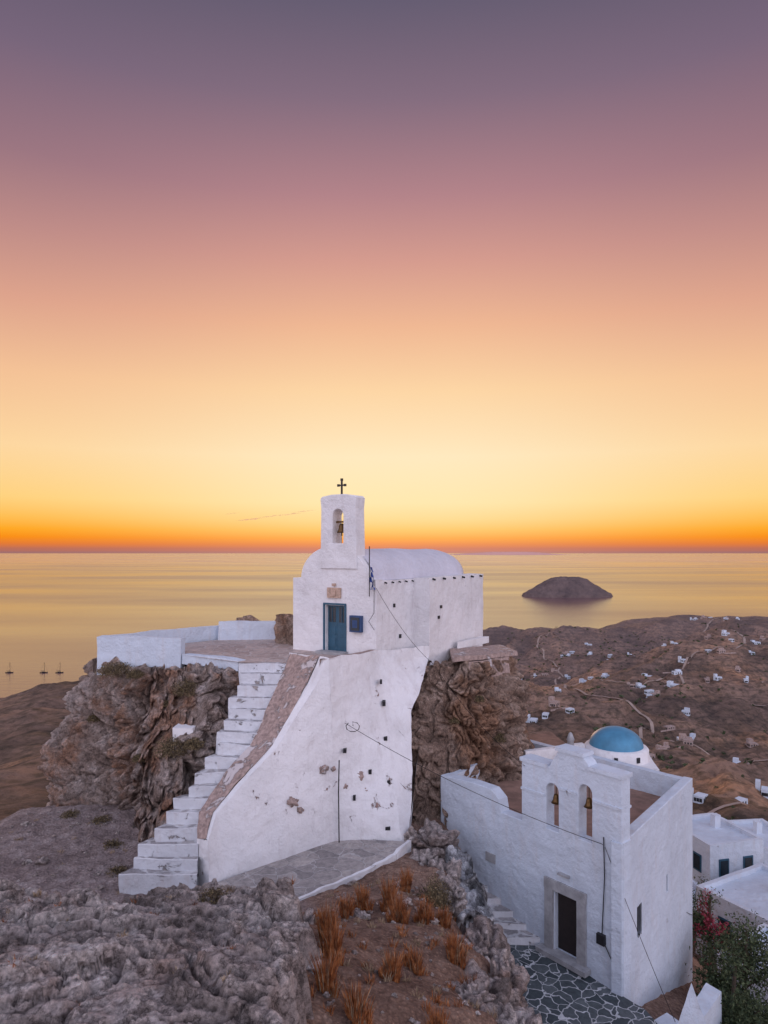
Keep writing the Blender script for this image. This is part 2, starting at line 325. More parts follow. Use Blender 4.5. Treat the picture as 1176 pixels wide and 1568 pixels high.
bl=[(1.5,22.0,-9.5,.7,.8,.6),(1.35,21.0,-9.7,.5,.7,.5),(1.8,20.2,-9.8,.55,.7,.7),(2.0,22.4,-10.1,.6,.6,.9),(.95,22.2,-9.5,.35,.4,.4),
 (2.2,15.2,-9.1,.55,.8,.6),(2.35,13.9,-9.0,.5,.7,.75),(2.0,12.8,-8.7,.7,.7,.65),(2.2,11.6,-8.6,.7,.8,.8),(1.5,12.1,-8.0,.5,.45,.35),(2.35,16.6,-9.7,.45,.7,.7),(1.75,11,-8.1,.6,.6,.5),(1.1,10.9,-7.5,.35,.3,.2),
 (1.9,18.6,-9.4,.4,.6,.4),(-1.2,15.6,-8.6,.5,.3,.25),(-1.0,13.2,-7.8,.3,.5,.3),(-1.1,10.8,-7.0,.3,.5,.3),(-2.2,15.2,-8.4,.6,.35,.3),(-1.6,14.0,-7.8,.4,.5,.35)]
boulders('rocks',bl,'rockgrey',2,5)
small=[]
for i in range(420):
    x,y=(U(-13,-5.5),U(14.5,25)) if i<240 else (U(-1.2,2.1),U(9.5,19)); 
    s_=U(.02,.07) if i%9 else U(.09,.2); small.append((x,y,hz(x,y)+s_*.15,s_,s_*U(.7,1.2),s_*.6))
boulders('loose_stones',small,'rockgrey',5,3)
boulders('distant_rock_ridge',[(-9.5,38,-6,2.8,1.5,1.8),(-6.5,37,-5.6,2.6,1.5,1.8),(-12,38,-6.6,2.5,1.4,1.6)],'rockbrown',9)
# ------------------------------------------------------------------ far landscape
far=RBF([(20,60,-31),(60,120,-60),(150,324,-112),(60,324,-122),(130,667,-158),(330,667,-155),(220,1100,-172),(500,1100,-160),(632,1400,-130),(788,1400,-138),(518,1400,-139),
 (391,1450,-176),(322,1450,-184),(215,1300,-153),(150,1250,-175),(400,1900,-240),(800,1900,-235),(200,1700,-240),(1300,1600,-200),(1100,1300,-140),(0,1500,-240),(0,60,-32),(0,300,-120),(0,800,-200),(20,1150,-240),
 (-281,500,-109),(-210,450,-88),(-168,400,-72),(-100,400,-74),(-77,150,-47),(-22,40,-17.5),(-40,60,-26),(-120,150,-60),(-400,500,-148),(-500,900,-250),(-250,800,-240),(-120,800,-240),(-300,650,-195),(-60,250,-64),(-800,500,-240),(-900,1500,-260),
 (0,-100,-30),(100,-100,-60),(-100,-100,-60),(900,-100,-150),(-900,-100,-200),(5,18,-18),(-5,18,-16),(0,2,-12),(14,20,-18),(20,36,-21.5),(26,48,-23),(-14,24,-13.5),(700,700,-150),(1200,600,-130),(400,300,-120),
 (400,880,-128),(250,900,-150),(300,560,-150),(470,950,-140),(400,1020,-172)])
uu=np.linspace(-1,1,400); xf=1500*np.sinh(4.0*uu)/np.sinh(4.0); vv=np.linspace(-.45,1,420); yf=2000*np.sinh(4.0*vv)/np.sinh(4.0)+20
XF,YF=np.meshgrid(xf,yf); ZF=far(XF,YF); p,q=XF.ravel(),YF.ravel()
for i in range(len(ZF)):
    x,y=p[i],q[i]; d=math.hypot(x,y-15)
    a=min(1,max(0,(d-15)/400)); lf=1 if x>0 else .45
    b=1 if y<1250 else max(.35,1-(y-1250)/200)
    ZF[i]+=a*lf*b*(fr(x*.0036,y*.0036,3,.85,8)*36-abs(fr(x*.007,y*.007,8,.95,6))*30+9)+min(1,d/120)*fr(x*.08,y*.08,1,.9,4)*1.0
def farmat():
    t=NT('maquis_hillside',.95)
    c=t.ramp(t.noise(.010,14,.72,dist=.3),[(.34,(.12,.085,.072)),(.46,(.22,.150,.118)),(.56,(.30,.195,.14)),(.68,(.50,.28,.16))])
    s_=t.ramp(t.noise(.12,12,.8),[(.41,(.38,.39,.35)),(.54,(1.2,1.12,1.08))]); c=t.mix(.85,c,s_,'MULTIPLY')
    s2=t.ramp(t.vor(.17,'F1'),[(.2,(.42,.45,.38)),(.42,(1.1,1.1,1.1))]); c=t.mix(.65,c,s2,'MULTIPLY')
    s3=t.ramp(t.noise(.008,10,.7),[(.42,(.48,.48,.47)),(.54,(1.12,1.12,1.12))]); c=t.mix(.85,c,s3,'MULTIPLY')
    geo=t.N.new('ShaderNodeNewGeometry'); pt=t.ramp(geo.outputs['Pointiness'],[(.46,(.6,.6,.58)),(.5,(1,1,1)),(.54,(1.25,1.25,1.25))]); c=t.mix(.8,c,pt,'MULTIPLY')  # relief shading put into the colour: dark hollows, light crests
    w=t.N.new('ShaderNodeTexWave'); w.bands_direction='Z'; w.inputs['Scale'].default_value=.07; w.inputs['Distortion'].default_value=6; w.inputs['Detail'].default_value=4; w.inputs['Detail Scale'].default_value=.6; t.link(t.mapping((.05,.05,1)),w.inputs['Vector'])
    c=t.mix(.6,c,t.ramp(w.outputs['Fac'],[(0,(.5,.5,.47)),(.12,(1,1,1)),(1,(1.12,1.1,1.05))]),'MULTIPLY')
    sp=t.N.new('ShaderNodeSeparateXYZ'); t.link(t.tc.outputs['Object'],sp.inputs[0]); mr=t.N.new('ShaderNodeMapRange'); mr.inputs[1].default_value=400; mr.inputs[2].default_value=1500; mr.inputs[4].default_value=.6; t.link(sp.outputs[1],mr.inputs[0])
    c=t.mix(mr.outputs[0],c,(.17,.13,.135))  # aerial haze painted in: base colour drifts to grey-mauve with distance
    t.col(c); t.bump(t.noise(.05,10,.7),8,1); t.bump(t.noise(.5,5,.7),1.0,.8); return t.m
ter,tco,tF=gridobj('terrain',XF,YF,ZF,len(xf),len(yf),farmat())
tb=BVHTree.FromPolygons(tco.tolist(),tF.tolist())
# sea
def seamat():
    t=NT('sea_water',.12); t.b.inputs['IOR'].default_value=1.33
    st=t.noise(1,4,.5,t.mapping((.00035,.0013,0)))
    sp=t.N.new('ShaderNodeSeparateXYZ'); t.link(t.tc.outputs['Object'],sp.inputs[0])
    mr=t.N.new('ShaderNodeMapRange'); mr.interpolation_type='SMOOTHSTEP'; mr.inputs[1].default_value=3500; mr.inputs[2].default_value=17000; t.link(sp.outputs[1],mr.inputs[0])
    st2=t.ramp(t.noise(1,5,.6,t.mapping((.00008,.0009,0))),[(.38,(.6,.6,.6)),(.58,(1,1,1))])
    hz_=t.mix(1,mr.outputs[0],st2,'MULTIPLY')  # painted horizon haze: far water turns mauve and loses its reflection
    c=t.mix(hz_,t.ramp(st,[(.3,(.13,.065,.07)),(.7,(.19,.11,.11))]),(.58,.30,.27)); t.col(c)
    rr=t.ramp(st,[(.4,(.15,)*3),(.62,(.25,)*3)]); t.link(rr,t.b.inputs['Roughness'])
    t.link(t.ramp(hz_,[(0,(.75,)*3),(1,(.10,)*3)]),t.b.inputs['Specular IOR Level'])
    t.bump(t.noise(1,6,.6,t.mapping((.03,.06,0))),.6,.6)
    return t.m
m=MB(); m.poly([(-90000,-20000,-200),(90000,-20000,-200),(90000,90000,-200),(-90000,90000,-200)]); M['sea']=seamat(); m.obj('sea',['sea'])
# island
def island(name,cx,cy,a,b,h,seed,cl=.45):
    n=150; verts=[];faces=[]
    g=np.linspace(-1.15,1.15,n)
    for j in g:
        for i in g:
            r=math.sqrt(i*i+j*j)+.07*fr(i*1.6+seed,j*1.6,seed,1,5)
            e=max(0,1-r); z=h*(sst(e/.05)*cl+ (1-cl)*sst(e/.78)**.85) + h*.10*fr(i*3,j*3,seed,.9,6)*sst(e/.2)
            verts.append((cx+i*a,cy+j*b,-201+z*(1+.05*i) ))
    for j in range(n-1):
        for i in range(n-1): faces.append((j*n+i,j*n+i+1,(j+1)*n+i+1,(j+1)*n+i))
    me=bpy.data.meshes.new(name); me.from_pydata(verts,[],faces); me.materials.append(M['islandrock']); me.polygons.foreach_set('use_smooth',[True]*len(faces)); me.update()
    o=bpy.data.objects.new(name,me); S.collection.objects.link(o)
def isl():
    t=NT('island_scrub',.95); t.col(t.ramp(t.noise(.02,10,.75),[(.35,(.085,.062,.064)),(.65,(.19,.135,.125))])); t.bump(t.noise(.04,8,.7),12,1); return t.m
M['islandrock']=isl()
island('island',826,3080,206,115,86,2.2,.16)
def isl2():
    t=NT('hazy_island',.95); t.col((.75,.42,.36)); return t.m  # haze is in the base colour, pale pink close to the sky
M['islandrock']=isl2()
island('distant_island',8300,46000,4200,1800,190,5.1,.05)
# village houses
def hbox(m,x,y,z,w,d,h,rot,win=True,mat=0):
    u=V((math.cos(rot),math.sin(rot),0)); v=V((-math.sin(rot),math.cos(rot),0)); c=V((x,y,z+h/2))
    m.obox(c,u,v,(0,0,1),w/2,d/2,h/2,mat,0,50)
    if win:
        for s_ in (-1,1):
            for k in (-.28,0,.28):
                m.obox(c+u*(k*w)+v*(s_*d/2),u,v,(0,0,1),.45,.05,.65 if k else 1.0,1,0,9)
                m.obox(c+v*(k*d)+u*(s_*w/2),v,u,(0,0,1),.45,.05,.65,1,0,9)
m=MB(); cl=[(186,690),(215,700),(239,690),(298,700),(325,695),(340,680),(358,690),(238,540),(270,530),(142,275),(133,262),(281,860),(300,900),(600,1320),(630,1310),(655,1330),(680,1320),(150,640),(160,600),(410,760),(430,700),(400,650),(450,820),(120,560),(130,720),(380,560),(150,790),(330,480),(300,430),(215,380),(240,800),(500,1000),(350,1000),(200,470),(260,620),(170,900),(540,900),(115,300)]
for i in range(36): y=U(300,1150); cl.append((y*U(.17,.56),y))
for (x,y) in cl:
    for k in range(random.choice((1,1,1,2,2,3,4))):
        xx,yy=x+random.gauss(0,22)*(1 if k else .4),y+random.gauss(0,26)*(1 if k else .4); z=hz(xx,yy,tb); r=U(0,1.5)
        sc=.5 if y<400 else .66
        mt=2 if R()<.25 else 0
        w,d,h=U(5,15)*sc,U(5,9)*sc,U(3,5)*sc; hbox(m,xx,yy,z-1,w,d,h+1,r,True,mt)
        if R()<.7: hbox(m,xx+U(-4,4),yy+U(2,5),z-1,w*U(.4,.7),d*.7,h+U(2,3.6),r,False,mt)
        if R()<.35: m.obox((xx+U(-8,8),yy+U(-8,8),z+.3),(math.cos(r),math.sin(r),0),(-math.sin(r),math.cos(r),0),(0,0,1),U(4,9),.2,.6,2)
m.obj('distant_village',['house','dark','parapet'])
m=MB()
def road(pts,w):
    w*=.62
    P=[V((a+U(-6,6),b+U(-8,8),0)) for a,b in pts]; out=[]
    for i in range(len(P)-1):
        for k in range(20):
            t=k/20; p0,p1,p2,p3=P[max(i-1,0)],P[i],P[i+1],P[min(i+2,len(P)-1)]
            o_=.5*((2*p1)+(p2-p0)*t+(2*p0-5*p1+4*p2-p3)*t*t+(3*p1-p0-3*p2+p3)*t**3); o_+=noise.noise_vector(o_*.03).xy.to_3d()*9; out.append(o_)
    L=[]
    for i,pt in enumerate(out):
        d=(out[min(i+1,len(out)-1)]-out[max(i-1,0)]).normalized(); n=V((-d.y,d.x,0))*w
        a,b=pt+n,pt-n; zz=hz(pt.x,pt.y,tb)+.8; a.z=zz; b.z=zz; L.append((a,b))
    for i in range(len(L)-1): m.poly([L[i][0],L[i][1],L[i+1][1],L[i+1][0]])
road([(110,640),(170,670),(230,650),(290,665),(360,640),(450,670)],2.6)
road([(170,670),(175,600),(200,540),(180,480),(215,430),(300,420)],2.0)
road([(350,900),(420,1000),(520,1080),(560,1200),(640,1290),(720,1300)],2.4)
road([(225,900),(260,1000),(250,1120),(300,1200)],2.0)
road([(100,230),(150,250),(200,300),(280,310)],1.2)
road([(300,665),(330,740),(420,790),(440,880),(560,930)],2.0); road([(215,430),(260,480),(350,500),(420,560)],1.6)
M['road']=plain('dusty_road',(.34,.26,.22),.9,.25,scale=.1); m.obj('road',['road'])
# scattered trees on the hillsides
m=MB()
for i in range(3600):
    x,y=U(20,620),U(80,1250); 
    if x>.62*y or x<.12*y: continue
    if noise.noise(V((x*.012,y*.012,4)))<-.05 and R()<.8: continue
    z=hz(x,y,tb); r=U(.7,2.2)*(1 if y>300 else .55)
    for k in range(6):
        c=V((x+U(-r,r)*.6,y+U(-r,r)*.6,z+U(.2,1)*r)); 
        a=[c+V((U(-1,1),U(-1,1),U(-.6,.8)))*r*.8 for _ in range(5)]
        m.poly(a[:4]); m.poly([a[4],a[1],a[2]])
m.obj('distant_trees',['green'])
# boats
for x in (-620,-563,-537):
    e=empty('sailing_boat'); m=MB(); L=6.5
    sec=[(-1,.75,1.1),(-.5,1,1.0),(.2,1,1.1),(.7,.6,1.3),(1,.03,1.6)]
    for a,b in zip(sec,sec[1:]):
        for sgn in (-1,1):
            m.poly([(x+a[0]*L,1130,-200.3),(x+b[0]*L,1130,-200.3),(x+b[0]*L,1130+sgn*b[1]*2,-200+b[2]),(x+a[0]*L,1130+sgn*a[1]*2,-200+a[2])])
        m.poly([(x+a[0]*L,1130-a[1]*2,-200+a[2]),(x+b[0]*L,1130-b[1]*2,-200+b[2]),(x+b[0]*L,1130+b[1]*2,-200+b[2]),(x+a[0]*L,1130+a[1]*2,-200+a[2])])
    m.obox((x-.5,1130,-198.5),(1,0,0),(0,1,0),(0,0,1),2.4,1.2,.4)
    m.obj('hull',['glass'],e); m=MB(); m.tube([(x+.8,1130,-199),(x+.8,1130,-183)],.35,.25); m.tube([(x+.8,1130,-197.2),(x-5,1130,-197.2)],.4,.35); m.tube([(x+.8,1130,-183),(x+6.4,1130,-198.5)],.07); m.tube([(x+.8,1130,-183),(x-6.4,1130,-198.8)],.07)
    m.obj('mast_and_rigging',['metal'],e)
# ------------------------------------------------------------------ stairs, retaining wall, terrace
T=[0,.24,.53,.865,1]
ip=lambda t,A:float(np.interp(t,T,A))
XL=[-7.3,-6.34,-5.3,-4.76,-4.86]; XR=[-5.2,-5.4,-4.15,-3.45,-3.25]; XO=[-5.1,-4.77,-3.24,-2.09,-1.72]; YO=[18.6,19.6,20.8,21.6,21.7]
YS=lambda t:18.8+4.5*t
st=empty('stone_staircase'); m=MB(); N=17; rise=(9.2-3.78)/N
for i in range(N):
    t0,t1=i/N,(i+1)/N; z=-9.2+(i+1)*rise+.03*math.sin(i*5.1); jj=.09*math.sin(i*2.3)+.05*math.sin(i*5.7)
    sk=.10*math.sin(i*1.7)
    a=(ip(t0,XL)+jj,YS(t0)+sk); b=(ip(t0,XR)+.05,YS(t0)-.02); c=(ip(t1,XR)+.05,YS(t1)+.06); d=(ip(t1,XL)+jj,YS(t1)+.16)
    m.patch((*a,-9.6 if i<2 else z-1.2),(*b,-9.6 if i<2 else z-1.2),(*b,z),(*a,z),.1,.05,0)
    m.patch((*a,-9.8),(*d,-9.8),(*d,z),(*a,z),.2,.05,0)
    f=(b[0],b[1]+.06); g=(a[0],a[1]+.06)
    m.patch((*a,z),(*b,z),(*f,z),(*g,z),.1,.05,2)
    m.patch((*g,z),(*f,z),(*c,z),(*d,z),.1,.05,1)
m.obj('steps',['stairw','tread','white'],st)
m=MB(); K=24
prev=None
for i in range(K+1):
    t=.13+.87*i/K; zs=-9.2+t*(9.2-3.78)+.36
    inn=V((ip(t,XR),YS(t) if t<.9 else YS(t),zs)); out=V((ip(t,XO),ip(t,YO),zs+.03)); base=V((np.interp(t,[0,1],[-5.3,-1.5]),np.interp(t,[0,1],[18.4,21.75]),-9.6)); ib=V((inn.x,inn.y,-9.6))
    rim=out.lerp(inn,.2); rim.z=out.z+.02
    if prev:
        m.patch(prev[0],inn,rim,prev[3],.08,.10,1); m.patch(prev[3],rim,out,prev[1],.08,.05,0); m.patch(prev[2],base,out,prev[1],.12,.07,0); m.patch(prev[0],inn,V((inn.x,inn.y,zs-1)),prev[0]-V((0,0,1)),.1,.07,0)
    else: m.patch(ib,base,out,inn,.1,.06,0)
    prev=(inn,out,base,rim)
m.patch((-3.25,23.3,-3.42),(-1.72,21.7,-3.39),(-1.72,21.7,-5),(-3.25,23.3,-5),.1,.03,0)
m.obj('parapet_wall',['weather','parapet'],st)
# retaining wall under chapel
rw=empty('retaining_wall'); m=MB()
a=V((-1.56,21.7,-9.7)); b=V((.62,21.72,-9.7)); c=V((-1.72,21.7,-3.42)); e=V((-.19,24.35,-3.5))
m.patch(a,b,e,c,.1,.09)
rows=[(b,V((.72,21.9,-9.7))),(b.lerp(e,.16),V((.9,22.6,-8.7))),(b.lerp(e,.65),V((.95,24.0,-5.63))),(b.lerp(e,.8),V((1.5,25.3,-4.75))),(b.lerp(e,.93),V((1.74,26.3,-4.1))),(e,V((1.76,26.45,-3.7)))]
for r0,r1 in zip(rows,rows[1:]): m.patch(r0[0],r0[1],r1[1],r1[0],.1,.09)
m.patch(rows[0][1],V((1.2,26,-9.7)),V((1.8,27,-4.1)),rows[4][1],.4,.05)
m.obj('wall_face',['weather'],rw)
m=MB()
m.patch(c+V((0,0,.0)),e,e+V((-.22,.05,0)),c+V((-.3,.1,0)),.1,.05,0); m.patch(c+V((-.3,.1,0)),e+V((-.22,.05,0)),e+V((-.22,.05,-.4)),c+V((-.3,.1,-.4)),.1,.05,0)
m.obj('curb',['parapet'],rw)
m=MB()
def wally(x,z):
    tz=(z+9.7)/6.2; return 21.71+2.64*tz*max(0,min(1,(x+1.6)/1.7))
for (x,z,w,h,f) in [(-.1,-4.5,.04,.06,0),(.0,-5.2,.05,.08,0),(.05,-6.3,.06,.06,0),(-.45,-7.2,.05,.07,0),(-.95,-7.9,.04,.08,0),(.12,-8.9,.08,.05,0),(-1.25,-6.4,.05,.06,0),(.15,-7.6,.05,.06,0)]:
    m.obox((x,wally(x,z),z),(1,0,0),(0,1,0),(0,0,1),w,.12,h,0,.02,.05)
m.obj('drain_slots',['dark'],rw)
ss=[]
for (x,z,r) in [(-.80,-7.3,.16),(-1.25,-7.55,.08),(-1.9,-6.85,.16),(-1.62,-6.9,.08),(-2.75,-7.6,.15),(-2.55,-7.9,.1),(-.6,-7.75,.07)]:
    y=wally(x,z) if x>-1.6 else 21.72+(x+1.56)*.9+.02
    ss.append((x,y+.03,z,r*1.2,.07,r))
boulders('exposed_wall_stones',ss,'parapet',3,3); bpy.data.objects['exposed_wall_stones'].parent=rw
m=MB(); m.tube([(-1.42,21.62,-9.3),(-1.44,21.6,-7.6),(-1.42,21.62,-6.6)],.02); 
m.tube([(-1.0,22.0,-5.6)]+[(-1.0+.22*math.sin(k*.7),21.85,-5.6+.16*math.cos(k*.7)) for k in range(9)],.014)
m.obj('drainpipe',['metal'],rw)
te=empty('paved_terrace'); m=MB()
tp=[(-5.4,18.3),(-4.6,17.55),(-3.4,17.45),(-2.1,18.3),(-.9,19.3),(.3,20.7),(.75,21.7),(-1.5,21.9)]
m.poly([(x,y,-9.2) for x,y in tp]); m.obj('paving',['terrace'],te); m=MB()
for (p0,p1) in zip(tp[1:6],tp[2:7]):
    d=(V(p1)-V(p0)).normalized(); n_=V((d.y,-d.x))*.10
    A,B=V(p0),V(p1); m.prism([A+n_*.9,B+n_*.9,B-n_*.1,A-n_*.1],-9.75,-9.17,0,None,.07,.09)
m.obj('curb',['weather'],te)
# platform at chapel level
pl=empty('rock_top_platform'); m=MB()
m.poly([(-1.8,21.8,-3.78),(-.25,24.4,-3.78),(0.5,25.5,-3.78),(-3.0,27.5,-3.78),(-4.6,32,-3.78),(-10.7,25.7,-3.78),(-7.5,25.1,-3.78),(-4.86,23.3,-3.78),(-2.7,23.2,-3.78)])
m.obj('floor',['platform'],pl)
m=MB()
def lowwall(m,p0,p1,z0,z1,th=.3,mat=0):
    d=(V(p1)-V(p0)).normalized(); n_=V((-d.y,d.x))*th; A,B=V(p0),V(p1); m.prism([A,B,B+n_,A+n_],z0,z1,mat,None,.12,.05)
lowwall(m,(-10.75,25.5),(-7.45,25.0),-4.6,-3.16,.35); lowwall(m,(-10.6,25.86),(-6.3,30.4),-4.5,-3.2,.3); lowwall(m,(-7.1,29.2),(-4.3,29.5),-4.5,-3.0,.3)
lowwall(m,(-7.42,25.05),(-5.0,23.5),-4.1,-3.74,.35)
m.obj('low_wall',['house'],pl)
# ------------------------------------------------------------------ chapel
ch=empty('whitewashed_chapel')
A=V((-3.52,26.5,0)); u=V((.849,-.527,0)).normalized(); n_=V((-.527,-.849,0)).normalized(); w=V((.527,.849,0)).normalized()
o=[(0,-6),(0,-1.02),(.38,-1.0)]+[(1.9-1.5*math.cos(math.pi*k/24),-1.0+1.2*math.sin(math.pi*k/24)) for k in range(25)]+[(3.42,-1.0),(3.79,-1.02),(3.79,-6)]
arch_wall('facade',o,[[(1.53,-3.78),(1.53,-1.98),(2.45,-1.98),(2.45,-3.78)]],.42,A,u,n_,'white',ch)
B=A+u*3.79; L=8.1
m=MB()
pa=A+w*.42; pb=B+w*.42; pc=B+w*L; pd=A+w*L
def z_(p,z): return V((p.x,p.y,z))
m.patch(z_(pb,-6),z_(pc,-6),z_(pc,-1.04),z_(pb,-1.04),.15,.05); m.patch(z_(pa,-6),z_(pd,-6),z_(pd,-1.04),z_(pa,-1.04),.3,.03); m.patch(z_(pd,-6),z_(pc,-6),z_(pc,-1.04),z_(pd,-1.04),.3,.03)
m.obj('walls',['white'],ch); m=MB()
m.patch(z_(pa,-1.04),z_(pb,-1.04),z_(pc,-1.04),z_(pd,-1.04),.3,.03)
q0=len(m.v); nn=28; kk=24
for j in range(kk+1):
    s_=.3+(L+.15-.3)*j/kk; sh=1-.10*max(0,(j-kk+3)/3)**2
    for i in range(nn+1):
        ph=math.pi*i/nn; p_=A+u*(1.9-1.62*math.cos(ph)*sh)+w*s_; m.v.append(wob(V((p_.x,p_.y,-1.06+1.19*math.sin(ph)**.92*sh)),.04))
for j in range(kk):
    for i in range(nn): k=q0+j*(nn+1)+i; m.f.append((k,k+1,k+nn+2,k+nn+1)); m.m.append(0); m.sm.append(True)
m.f.append(tuple(q0+kk*(nn+1)+i for i in range(nn+1))); m.m.append(0); m.sm.append(False)
m.obj('vaulted_roof',['cleanwhite'],ch)
m=MB(); m.prism([(1.13,26.86),(1.745,26.46),(4.48,30.86),(3.9,31.3)],-6.5,-1.0,0,None,.15,.05); m.obj('side_buttress',['white'],ch)
m=MB()
for k in range(5):
    p_=B+w*(.6+k*.5)+u*.02; m.tube([(p_.x,p_.y,-1.12),(p_.x+u.x*.09,p_.y+u.y*.09,-1.15)],.03)
for k in range(6):
    p_=V((1.745,26.46,0))+w*(.3+k*.9); m.tube([(p_.x,p_.y,-1.06),(p_.x+u.x*.12,p_.y+u.y*.12,-1.09)],.04)
for (s_,z) in ((1.25,-2.0),(1.7,-3.2)): 
    p_=B+w*s_; m.obox((p_.x,p_.y,z),u,w,(0,0,1),.06,.04,.07,0,.01,.05)
for (s_,z) in ((.8,-2.6),(1.0,-2.2)):
    p_=V((1.745,26.46,0))+w*s_; m.obox((p_.x,p_.y,z),u,w,(0,0,1),.04,.07,.06,0,.02,.05)
m.obj('roof_spouts',['dark'],ch)
# door
D=A+u*1.99
m=MB(); c_=D+w*.2
for s_ in (-1,1):
    cc=c_+u*(s_*.225); m.obox((cc.x,cc.y,-2.88),u,w,(0,0,1),.222,.03,.9,0)
    for zz in (-3.4,-2.95):
        f_=cc-w*.035; m.obox((f_.x,f_.y,zz),u,w,(0,0,1),.15,.012,.16,0)
    f_=cc-w*.035; m.obox((f_.x,f_.y,-2.36),u,w,(0,0,1),.15,.006,.28,1)
    f_=cc-w*.05; m.obox((f_.x,f_.y,-2.36),u,w,(0,0,1),.012,.012,.28,0)
for s_ in (-1,1):
    cc=D+u*(s_*.49)-w*.012; m.obox((cc.x,cc.y,-2.88),u,w,(0,0,1),.035,.03,.91,0)
cc=D-w*.012; m.obox((cc.x,cc.y,-1.945),u,w,(0,0,1),.52,.03,.035,0)
m.obj('double_door',['bluedoor','glass'],ch)
m=MB(); cc=A+u*1.98-w*.03; m.obox((cc.x,cc.y,-1.52),u,w,(0,0,1),.30,.05,.19,0,.01,.1); m.obox((cc.x-w.x*.05,cc.y-w.y*.05,-1.52),u,w,(0,0,1),.1,.03,.12,0,.02,.05); cc=A+u*1.98-w*.06; m.obox((cc.x,cc.y,-1.22),u,w,(0,0,1),.06,.05,.05,0,.01,.1); m.obj('carved_lintel_plaque',['marble'],ch)
m=MB(); cc=A+u*3.0-w*.08; m.obox((cc.x,cc.y,-2.62),u,w,(0,0,1),.25,.08,.30,0); cc=cc-w*.085; m.obox((cc.x,cc.y,-2.62),u,w,(0,0,1),.19,.01,.24,1); cc=cc-w*.012; m.obox((cc.x,cc.y,-2.62),u,w,(0,0,1),.11,.006,.14,0); m.obj('blue_notice_box',['blue2','glass'],ch)
m=MB(); cc=D-w*.2; m.obox((cc.x,cc.y,-3.73),u,w,(0,0,1),.6,.22,.05,0,.02,.2); m.obj('threshold',['stonetrim'],ch)
# bell tower
tc=2.16
o=[(tc-.78,-.6),(tc-.74,1.6),(tc-.78,1.98),(tc-.72,2.04),(tc-.3,2.10),(tc+.3,2.10),(tc+.72,2.04),(tc+.78,1.98),(tc+.74,1.6),(tc+.80,-.6)]
arch_wall('bell_gable',o,[archpts(tc,.56,.28,1.62)],.62,A+n_*.06,u,n_,'white',ch,.035)
m=MB(); b0=A+u*tc+w*.2
prof=[(.0,.34),(.05,.34),(.09,.30),(.11,.2),(.13,.1),(.19,.0),(.17,-.01),(.0,.02)]
m.lathe((b0.x,b0.y,.72),prof,24); m.tube([(b0.x,b0.y,.74),(b0.x,b0.y,.6)],.025,.03); m.obox((b0.x,b0.y,1.12),u,w,(0,0,1),.28,.03,.035,0); m.tube([(b0.x,b0.y,.6),(b0.x,b0.y,-.0)],.008)
m.obj('bell',['bronze'],ch)
m=MB(); m.obox((b0.x,b0.y,2.38),u,w,(0,0,1),.028,.028,.32,0); m.obox((b0.x,b0.y,2.49),u,w,(0,0,1),.15,.026,.026,0)
for a_,b_ in ((0,.32),(.15,.11),(-.15,.11)):
    cc=b0+u*a_; m.obox((cc.x,cc.y,2.38+b_),u,w,(0,0,1),.045,.03,.045,0)
m.obj('cross',['metal'],ch)
# flag
fl=empty('flag_on_pole'); m=MB(); p_=A+u*3.62-w*.15; m.tube([(p_.x,p_.y,-1.6),(p_.x,p_.y,.2)],.018); m.obj('pole',['metal'],fl)
m=MB()
for j in range(18):
    for i in range(5):
        def fp(i,j): return V((p_.x+.03+i*.028*(.6+j*.03)+.02*math.sin(j*.5+i),p_.y-.03-.05*math.sin(i*2+j*.3),-.55-j*.045))
        m.f.append(tuple(range(len(m.v),len(m.v)+4))); m.v+=[fp(i,j),fp(i+1,j),fp(i+1,j+1),fp(i,j+1)]; m.m.append((i//2+j//4)%2); m.sm.append(True)
m.obj('cloth',['flagblue','flagwhite'],fl)
m=MB(); m.tube([(B.x-.05,B.y-.03,-1.0),(B.x-.06,B.y-.05,-2.2),(B.x-.25,B.y-.0,-2.5),(B.x-.05,B.y-.05,-2.8)],.01); m.obj('cable_conduit',['metal'],ch)
# overhanging slab
sl=empty('overhanging_stone_ledge'); m=MB(); m.prism([(2.6,25.9),(5.35,27.3),(5.0,29.2),(2.7,28)],-4.16,-3.98,0,None,.1,.06); m.obj('slab',['parapet'],sl)
m=MB(); m.prism([(3.2,26.15),(4.95,27.1),(4.8,28.8),(3.2,28)],-4.95,-4.17,0,None,.1,.12); m.obj('masonry_support',['parapet'],sl)
m=MB(); m.prism([(3.0,28.0),(3.4,28.4),(4.6,29.9),(4.2,29.9)],-3.98,-3.7,0,None,.15,.02); m.obj('low_bench',['white'],sl)
# small white block on the crag face
def face(b,x,z,y0=12):
    r=CB[b].ray_cast(V((x,y0,z)),V((0,1,0))); return r[0].y if r[0] else 24
yb=face('rocky_crag',-6.5,-5.8); m=MB(); m.prism([(-6.88,yb-.2),(-6.2,yb-.25),(-6.15,yb+.6),(-6.85,yb+.6)],-6.15,-5.72,0,None,.1,.03); m.obj('whitewashed_marker_block',['white'],None)
